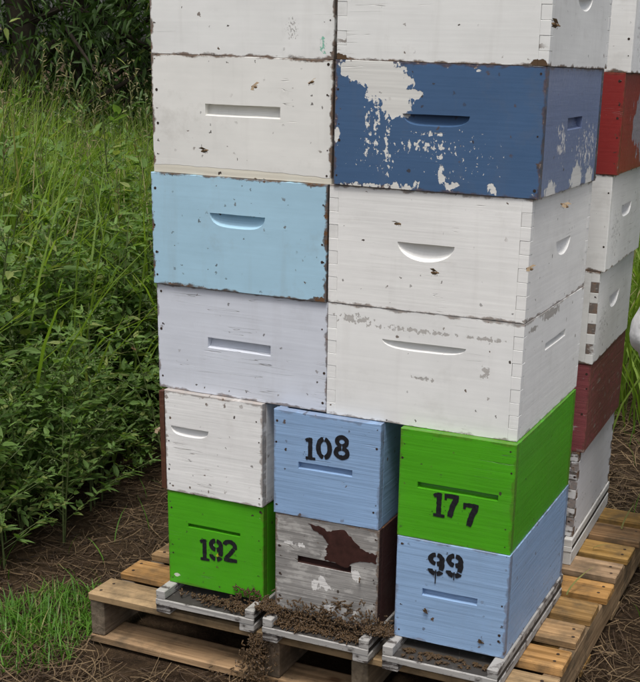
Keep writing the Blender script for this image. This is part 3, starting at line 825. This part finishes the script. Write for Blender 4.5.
# straw and litter
def litter(n, xr, yr, keep, L, W, name, mat, label, lift=.012):
    x = r.uniform(*xr, n); y = r.uniform(*yr, n); k = keep(x, y); x, y = x[k], y[k]; n = len(x)
    az = r.uniform(0, 6.28, n); ln = r.uniform(*L, n); wd = r.uniform(*W, n); t = np.linspace(-.5, .5, 5)
    cv = r.normal(0, .09, n)
    cx = x[:, None]+np.cos(az)[:, None]*ln[:, None]*t-np.sin(az)[:, None]*ln[:, None]*cv[:, None]*(t*t*4)
    cy = y[:, None]+np.sin(az)[:, None]*ln[:, None]*t+np.cos(az)[:, None]*ln[:, None]*cv[:, None]*(t*t*4)
    cz = gz(cx, cy)+.006+r.uniform(0, lift, n)[:, None]*(1+r.normal(0, .8, n)[:, None]*t*2)
    cz = np.maximum(cz, gz(cx, cy)+.002)
    roll = r.uniform(-.6, .6, n)
    sx = -np.sin(az)*wd/2; sy = np.cos(az)*wd/2; sz = np.sin(roll)*wd/2
    off = np.stack([sx, sy, sz], 1)[:, None, :]
    C3 = np.stack([cx, cy, cz], 2)
    V = np.stack([C3-off, C3+off], 2).reshape(-1, 3)
    base = ((np.arange(n)*10)[:, None]+(np.arange(4)*2)[None]).ravel()
    F = np.stack([base, base+1, base+3, base+2], 1)
    tag(link(name, mesh(name, V, F), mat), label, 'litter', kind='stuff')
outp = lambda x, y: ~in_pallet(x, y, -.01)
litter(16000, (-1.3, 1.0), (-.9, 1.9), lambda x, y: outp(x, y) & ((y < -.02) | (x > .1) | (y > 1.1)), (.02, .15), (.0008, .0026), 'straw_litter', m_straw, 'dry straw strewn on the soil around the pallet', .02)
litter(2600, (-1.9, -1.0), (-.5, 1.6), outp, (.02, .16), (.0008, .0026), 'straw_wisps', m_straw, 'thin dry straw wisps on the soil before the weeds', .012)
litter(12000, (-2.2, -.9), (-.6, 2.6), outp, (.006, .045), (.001, .0035), 'leaf_litter', m_leaflit, 'dark crumbled leaf litter on the soil by the weeds', .008)
litter(4000, (-.9, 1.4), (1.1, 3.2), outp, (.03, .22), (.0015, .004), 'dry_grass_mat', m_straw, 'flattened dry grass behind the pallet', .03)

# dark trees behind
def tree_mesh(seed, H, Rr, narrow):
    q = np.random.default_rng(seed)
    wood_ = MB(); lv = []
    ptr = [Vector((0, 0, -.1)), Vector((q.uniform(-.1, .1), q.uniform(-.1, .1), H*.3)), Vector((q.uniform(-.2, .2), q.uniform(-.2, .2), H*.6)), Vector((q.uniform(-.3, .3), q.uniform(-.3, .3), H*.95))]
    wood_.tube(ptr, [.11, .085, .055, .015], 9)
    for k in range(34):
        z = H*(.04+.92*k/34); a = k*2.4+q.uniform(-.5, .5)
        prof = Rr*math.sin(min(1, .30+z/H*.9)*math.pi*.82)**.6
        ln = prof*q.uniform(.7, 1.1)
        f = min(z/H/.95, .999)*3; i = int(f); p0 = ptr[i].lerp(ptr[i+1], f-i)
        p1 = p0+Vector((math.cos(a)*ln*.6, math.sin(a)*ln*.6, ln*.30)); p2 = p0+Vector((math.cos(a)*ln, math.sin(a)*ln, ln*.22-.15))
        wood_.tube([p0, p1, p2], [.022, .014, .005], 5)
        for c in range(9):
            t = q.uniform(.25, 1.08); cc = np.array(p0.lerp(p1, t/.6) if t < .6 else p1.lerp(p2, (t-.6)/.4))+q.normal(0, .14, 3)
            n = 44
            P = cc[None]+q.normal(0, .13, (n, 3))
            D = unit(q.normal(0, .6, (n, 3))+np.array([[math.cos(a)*.5, math.sin(a)*.5, -.35]]))
            L = q.uniform(.05, .095, n)
            lv.append(leaves(P, D, L, L*(.20 if narrow else .34), q.normal(0, .7, n), .25))
    V, F = merge(lv)
    cm = mesh('crown', V, F); cm.materials.append(m_tree)
    tm = wood_.me('trunk'); tm.materials.append(m_bark)
    return cm, tm
tv = [tree_mesh(900, 4.6, 1.5, True), tree_mesh(901, 5.2, 1.7, False), tree_mesh(902, 4.0, 1.4, True)]
tp = [(-4.55, 4.3, 0), (-3.7, 5.2, 1), (-5.6, 3.9, 1), (-5.1, 5.6, 2), (-2.4, 6.0, 0), (-6.6, 5.2, 2), (-4.2, 6.9, 1), (-.9, 6.6, 2), (.9, 6.9, 1), (-6.5, 2.7, 0), (-5.9, 7.2, 0), (-2.6, 7.8, 2)]
for k, (x, y, v) in enumerate(tp):
    o = empty('tree', (x, y, GZ-.02), r.uniform(0, 6.28)); s_ = r.uniform(.9, 1.15); o.scale = (s_, s_, s_)
    tag(o, ('dark narrow-leaved tree behind the tall grass', 'dark broad-leaved tree behind the tall grass', 'small dark narrow-leaved tree among taller ones behind the grass')[v], 'tree', 'trees behind the grass bank')
    link('crown', tv[v][0], None, o); link('trunk', tv[v][1], None, o, True)

# ------------------------------------------------------------------ bees
m_bee = NT('bee_body')
bz = m_bee.xyz(m_bee.obj())
strp = m_bee.rmp(m_bee.m('SINE', m_bee.m('MULTIPLY', bz[0], 2100.0)), -.2, .2)
m_bee = m_bee.fin(m_bee.mix(strp, (.014, .008, .004), (.115, .062, .020)), .6)
m_wing = plain('bee_wing', (.075, .048, .024), .35, .3)
m_bee2 = plain('bee_body_tan', (.17, .105, .05), .7, .5, 400)
m_wing2 = plain('bee_wing_pale', (.24, .18, .11), .4, .2)
def bee_geo(lod=0, wings=1.0):
    mb = MB()
    def ell(cx, cz, rx, ry, rz, n, mi=0):
        rings = [(-.92, .38), (-.45, .9), (.1, 1.0), (.6, .78), (.95, .28)] if lod == 0 else [(-.9, .4), (0, 1), (.9, .35)]
        V = []; F = []
        for t, rr_ in rings:
            for k in range(n):
                a = k*2*math.pi/n; V.append((cx+rx*t, ry*rr_*math.cos(a), cz+rz*rr_*math.sin(a)))
        for i in range(len(rings)-1):
            for k in range(n): F.append((i*n+k, i*n+(k+1) % n, (i+1)*n+(k+1) % n, (i+1)*n+k))
        F.append(tuple(range(n))[::-1]); F.append(tuple((len(rings)-1)*n+k for k in range(n)))
        mb.add(V, F, mi)
    n = 6 if lod == 0 else 5
    fat = 1.0 if lod == 0 else 1.25
    ell(-.0035, .003, .0048, .0024*fat, .0024*fat, n); ell(.0028, .0034, .0022, .0021*fat, .0022*fat, n); ell(.006, .003, .0012, .0015, .0014, n)
    for sg in (1, -1):
        w = wings
        mb.add([(.003, sg*.001, .0052), (-.001, sg*.0045*w, .0056), (-.0085, sg*.0042*w, .0050), (-.004, sg*.0008, .0054)], [(0, 1, 2, 3)], 1)
    if lod == 0:
        for sg in (1, -1):
            for xo in (-.001, .0015, .004): mb.tube([(xo, sg*.0012, .002), (xo-.001, sg*.0045, .0025), (xo-.0015, sg*.006, .0002)], .0003, 3)
    return mb
bee_me = bee_geo(0).me('bee'); bee_me.materials.append(m_bee); bee_me.materials.append(m_wing)
fly_me = bee_geo(0, 2.2).me('flying_bee'); fly_me.materials.append(m_bee2); fly_me.materials.append(m_wing2)

low = bee_geo(1, .35); LV = np.array(low.v); LF = low.f; LM = low.mi
def bee_mass(name, pts, label, seed):
    q = np.random.default_rng(seed); V = []; F = []; MI = []
    for p, nrm in pts:
        d = Vector(q.normal(0, 1, 3)); nv = Vector(nrm)+Vector(q.normal(0, .25, 3)); nv.normalize()
        d = (d-nv*d.dot(nv)).normalized(); e = nv.cross(d)
        Mx = np.array([d, e, nv]); b = len(V)*0+sum(len(a) for a in V)
        V.append(LV*q.uniform(.72, .95)@Mx+np.array(p)[None]); F += [tuple(i+b for i in f) for f in LF]; MI += LM
    me = mesh(name, np.concatenate(V), F); me.polygons.foreach_set('material_index', MI)
    me.materials.append(m_bee); me.materials.append(m_wing)
    tag(link(name, me, None, smooth=True), label, 'bees', kind='stuff')
q = np.random.default_rng(17)
FLZ = -.0223
pts = []
for _ in range(1500):          # pile against the grey box
    u = q.uniform(-.035, .30); hmax = .026+.028*max(0, math.sin((u+.02)*9.5))**2+.030*math.exp(-((u-.20)/.035)**2)+.016*math.exp(-((u-.26)/.03)**2)+.012*math.exp(-((u+.01)/.03)**2)
    if q.random() < .62:
        z = FLZ+.002+abs(q.normal(0, .55))*hmax
        yy = -.0139-.006-q.uniform(0, 1)*max(.004, .026*(1-(z-FLZ)/.07)); nn = (0, -1, .5)
    else:
        z = FLZ+q.uniform(0, .008); yy = -.0139-.008-abs(q.normal(0, .022)); nn = (0, -.15, 1)
    if u < .0 or u > .25: yy = -.014+q.uniform(-.03, .02); z = -.030+abs(q.normal(0, .02)) if not (-.004 < u < .258) else z
    if yy < -.068: continue
    if (u < .02 or u > .234) and z < .002: z = q.uniform(.0015, .012)
    pts.append(((-.521+u, yy, z), nn))
bee_mass('bee_cluster', pts, 'thick cluster of brown bees on the bottom board of the bare grey box', 1)
pts = []
for _ in range(330):
    u = .02+.235*q.beta(2.4, 1.0); z = FLZ+q.uniform(0, .010); yy = .0039-.007-abs(q.normal(0, .016))*(.4+u*4)
    if yy < -.045: continue
    pts.append(((-.8164+u, yy+u*.01, z), (0, -.2, 1)))
for _ in range(60): pts.append(((-.8164+q.uniform(.17, .25), .0039-.0035+.0022, q.uniform(-.01, .028)), (0, -1, .1)))
bee_mass('bee_cluster', pts, 'loose cluster of brown bees at the foot of green box 192', 2)
pts = []
for _ in range(330):          # bees hanging on and below the pallet edge between the two boards
    z = -.062-abs(q.normal(0, .055)); f = (z+.062)/-.12
    pts.append(((-.548+q.normal(0, .010+.022*max(0, f)), -.040-q.uniform(0, .006+.035*max(0, f)), max(z, GZ+.004)), (q.normal(0, .4), -1, .3+f)))
for _ in range(120): pts.append(((-.545+q.normal(0, .05), -.085+q.normal(0, .035), GZ+.012+q.uniform(0, .012)), (0, 0, 1)))
bee_mass('bee_cluster', pts, 'cluster of brown bees hanging from the pallet edge down to the soil', 3)

def bee_at(p, rot, label, group, me_=bee_me):
    o = link('bee', me_); o.location = p; o.rotation_euler = rot
    tag(o, label, 'bee', group); return o
for _ in range(46):
    u = .03+.20*q.beta(1.0, 1.3); yy = -.0167-.010-abs(q.normal(0, .013))
    if q.random() < .3: yy = -.0167-q.uniform(.01, .045)
    bee_at((-.2238+u, yy, FLZ+.0006), (0, 0, q.uniform(0, 6.28)), 'brown bee walking on the bottom board of light blue box 99', 'bees on the landing of box 99')
on = [(-.2238+.075, -.0167, .076, 'brown bee clinging to the light blue box stencilled 99'), (-.2264+.205, -.0128, .030, 'brown bee on the green box stencilled 177'),
      (-.8164+.21, .0039, .012, 'brown bee low on the green box 192 at the pallet corner')]
for a, b, c, lab in on: bee_at((a, b-.001, c), (R(90), q.uniform(0, 6.28), 0), lab, None)
fl = [(-.213, -.10, .909), (-.133, -.10, .823), (.054, -.10, .848), (.109, -.10, .968), (.070, -.10, 1.275), (-.522, -.10, 1.15), (-.399, -.10, 1.162), (-.637, -.10, 1.022), (-.965, .10, .533), (-.904, .10, .339)]
for k, p in enumerate(fl):
    o = bee_at(p, (q.uniform(-.9, -.3), q.uniform(-.3, .3), q.choice([0, 3.14])+q.uniform(-.5, .3)), 'brown bee flying in front of the hive stacks' if k < 8 else 'tan bee flying in front of the dark green weeds', 'flying bees by the boxes' if k < 8 else 'flying bees by the weeds', fly_me)
    o.scale = (1.1,)*3

# ------------------------------------------------------------------ beekeeper, mostly beyond the frame
s = NT('white_bee_suit'); nz = s.noise(s.obj(), 9, 5, .6); wv = s.noise(s.obj(), 220, 3, .6)
m_suit = s.fin(s.mix(s.rmp(nz, .35, .7), (.78, .78, .79), (.68, .69, .72)), .85, s.m('ADD', nz, s.m('MULTIPLY', wv, .02)), .35, .02, .1)
m_boot = plain('dark_rubber_boot', (.03, .035, .03), .5, .2)
m_veil = plain('dark_veil_mesh', (.02, .02, .02), .9, .2)
J = {'pel': (.80, .95, .60, .155), 'sp1': (.68, .95, .71, .15), 'ch': (.50, .94, .83, .16), 'nk': (.42, .94, .95, .07), 'hd0': (.39, .94, 1.02, .085), 'hd1': (.36, .94, 1.10, .10), 'hd2': (.36, .94, 1.19, .075)}
for nm, sg in (('a', -1), ('b', 1)):
    y0 = .95+sg*.09
    J['hip'+nm] = (.79, y0, .56, .115); J['kn'+nm] = (.47, .95+sg*.15, .27, .085); J['an'+nm] = (.66, .95+sg*.13, -.09, .062)
    J['th'+nm] = (.63, .95+sg*.125, .42, .105); J['sh'+nm] = (.57, .95+sg*.135, .09, .078)
J['sha'] = (.43, .77, .86, .085); J['uaa'] = (.23, .775, .70, .085); J['ela'] = (.122, .785, .56, .074); J['faa'] = (.27, .79, .46, .054); J['wra'] = (.37, .80, .395, .040)
J['shb'] = (.43, 1.11, .86, .085); J['uab'] = (.37, 1.16, .70, .07); J['elb'] = (.30, 1.18, .56, .056); J['fab'] = (.36, 1.15, .46, .050); J['wrb'] = (.43, 1.11, .40, .038)
J['shina'] = J.pop('sha_') if 'sha_' in J else (.57, .815, .09, .078); J['shinb'] = (.57, 1.085, .09, .078)
E_ = [('pel', 'sp1'), ('sp1', 'ch'), ('ch', 'nk'), ('nk', 'hd0'), ('hd0', 'hd1'), ('hd1', 'hd2'), ('pel', 'hipa'), ('pel', 'hipb'), ('hipa', 'tha'), ('tha', 'kna'), ('kna', 'shina'), ('shina', 'ana'), ('hipb', 'thb'), ('thb', 'knb'), ('knb', 'shinb'), ('shinb', 'anb'),
      ('ch', 'sha'), ('sha', 'uaa'), ('uaa', 'ela'), ('ela', 'faa'), ('faa', 'wra'), ('ch', 'shb'), ('shb', 'uab'), ('uab', 'elb'), ('elb', 'fab'), ('fab', 'wrb')]
for nm, wr in (('a', (.37, .80, .395)), ('b', (.43, 1.11, .40))):          # gloved hands resting on the knees
    px, py, pz = wr
    J['pa'+nm] = (px+.045, py+.012, pz-.04, .030); E_.append(('wr'+nm, 'pa'+nm))
    for i, dy in enumerate((-.032, -.011, .011, .032)):
        ln = (.9, 1.05, 1.0, .8)[i]
        J['f%d1%s' % (i, nm)] = (px+.075*ln, py+.012+dy, pz-.050, .011); J['f%d2%s' % (i, nm)] = (px+.105*ln, py+.012+dy*1.1, pz-.075, .010); J['f%d3%s' % (i, nm)] = (px+.118*ln, py+.012+dy*1.1, pz-.105, .009)
        E_ += [('pa'+nm, 'f%d1%s' % (i, nm)), ('f%d1%s' % (i, nm), 'f%d2%s' % (i, nm)), ('f%d2%s' % (i, nm), 'f%d3%s' % (i, nm))]
    J['t1'+nm] = (px+.03, py-.030, pz-.045, .013); J['t2'+nm] = (px+.045, py-.050, pz-.07, .011); E_ += [('pa'+nm, 't1'+nm), ('t1'+nm, 't2'+nm)]
used = {n for e in E_ for n in e}
keys = [k for k in J if k in used]; idx = {k: i for i, k in enumerate(keys)}
me = bpy.data.meshes.new('person'); me.from_pydata([J[k][:3] for k in keys], [(idx[a], idx[b]) for a, b in E_], [])
person = bpy.data.objects.new('person', me); COL.objects.link(person); me.materials.append(m_suit)
sk = person.modifiers.new('skin', 'SKIN'); sk.use_smooth_shade = True
for k in keys: me.skin_vertices[0].data[idx[k]].radius = (J[k][3],)*2
me.skin_vertices[0].data[idx['pel']].use_root = True
ss = person.modifiers.new('sub', 'SUBSURF'); ss.levels = ss.render_levels = 2
tx = bpy.data.textures.new('cloth_folds', 'CLOUDS'); tx.noise_scale = .055
ss.levels = ss.render_levels = 3
dm = person.modifiers.new('folds', 'DISPLACE'); dm.texture = tx; dm.strength = .030; dm.mid_level = .5; dm.texture_coords = 'LOCAL'
tag(person, 'person in a white bee suit bending beside the rear stack, hands on knees', 'person')
for sg in (-1, 1):
    y0 = .95+sg*.13; m = MB()
    m.tube([(.67, y0, .10), (.665, y0, -.05), (.66, y0, -.12), (.64, y0, -.150)], [.085, .078, .075, .055], 12)
    m.tube([(.70, y0, -.145), (.62, y0, -.142), (.54, y0, -.150), (.47, y0, -.162), (.445, y0, -.166)], [.040, .047, .044, .034, .015], 10)
    m.build('boot', m_boot, person, True)
m = MB(); m.tube([(.36, .94, 1.165), (.36, .94, 1.18), (.36, .94, 1.182), (.36, .94, 1.25), (.36, .94, 1.285)], [.20, .20, .115, .105, .06], 20); m.build('hat', m_suit, person, True)
m = MB(); m.tube([(.36, .94, 1.163), (.37, .94, 1.08), (.40, .94, .97)], [.165, .155, .11], 18, cap=False); m.build('veil', m_veil, person, True)
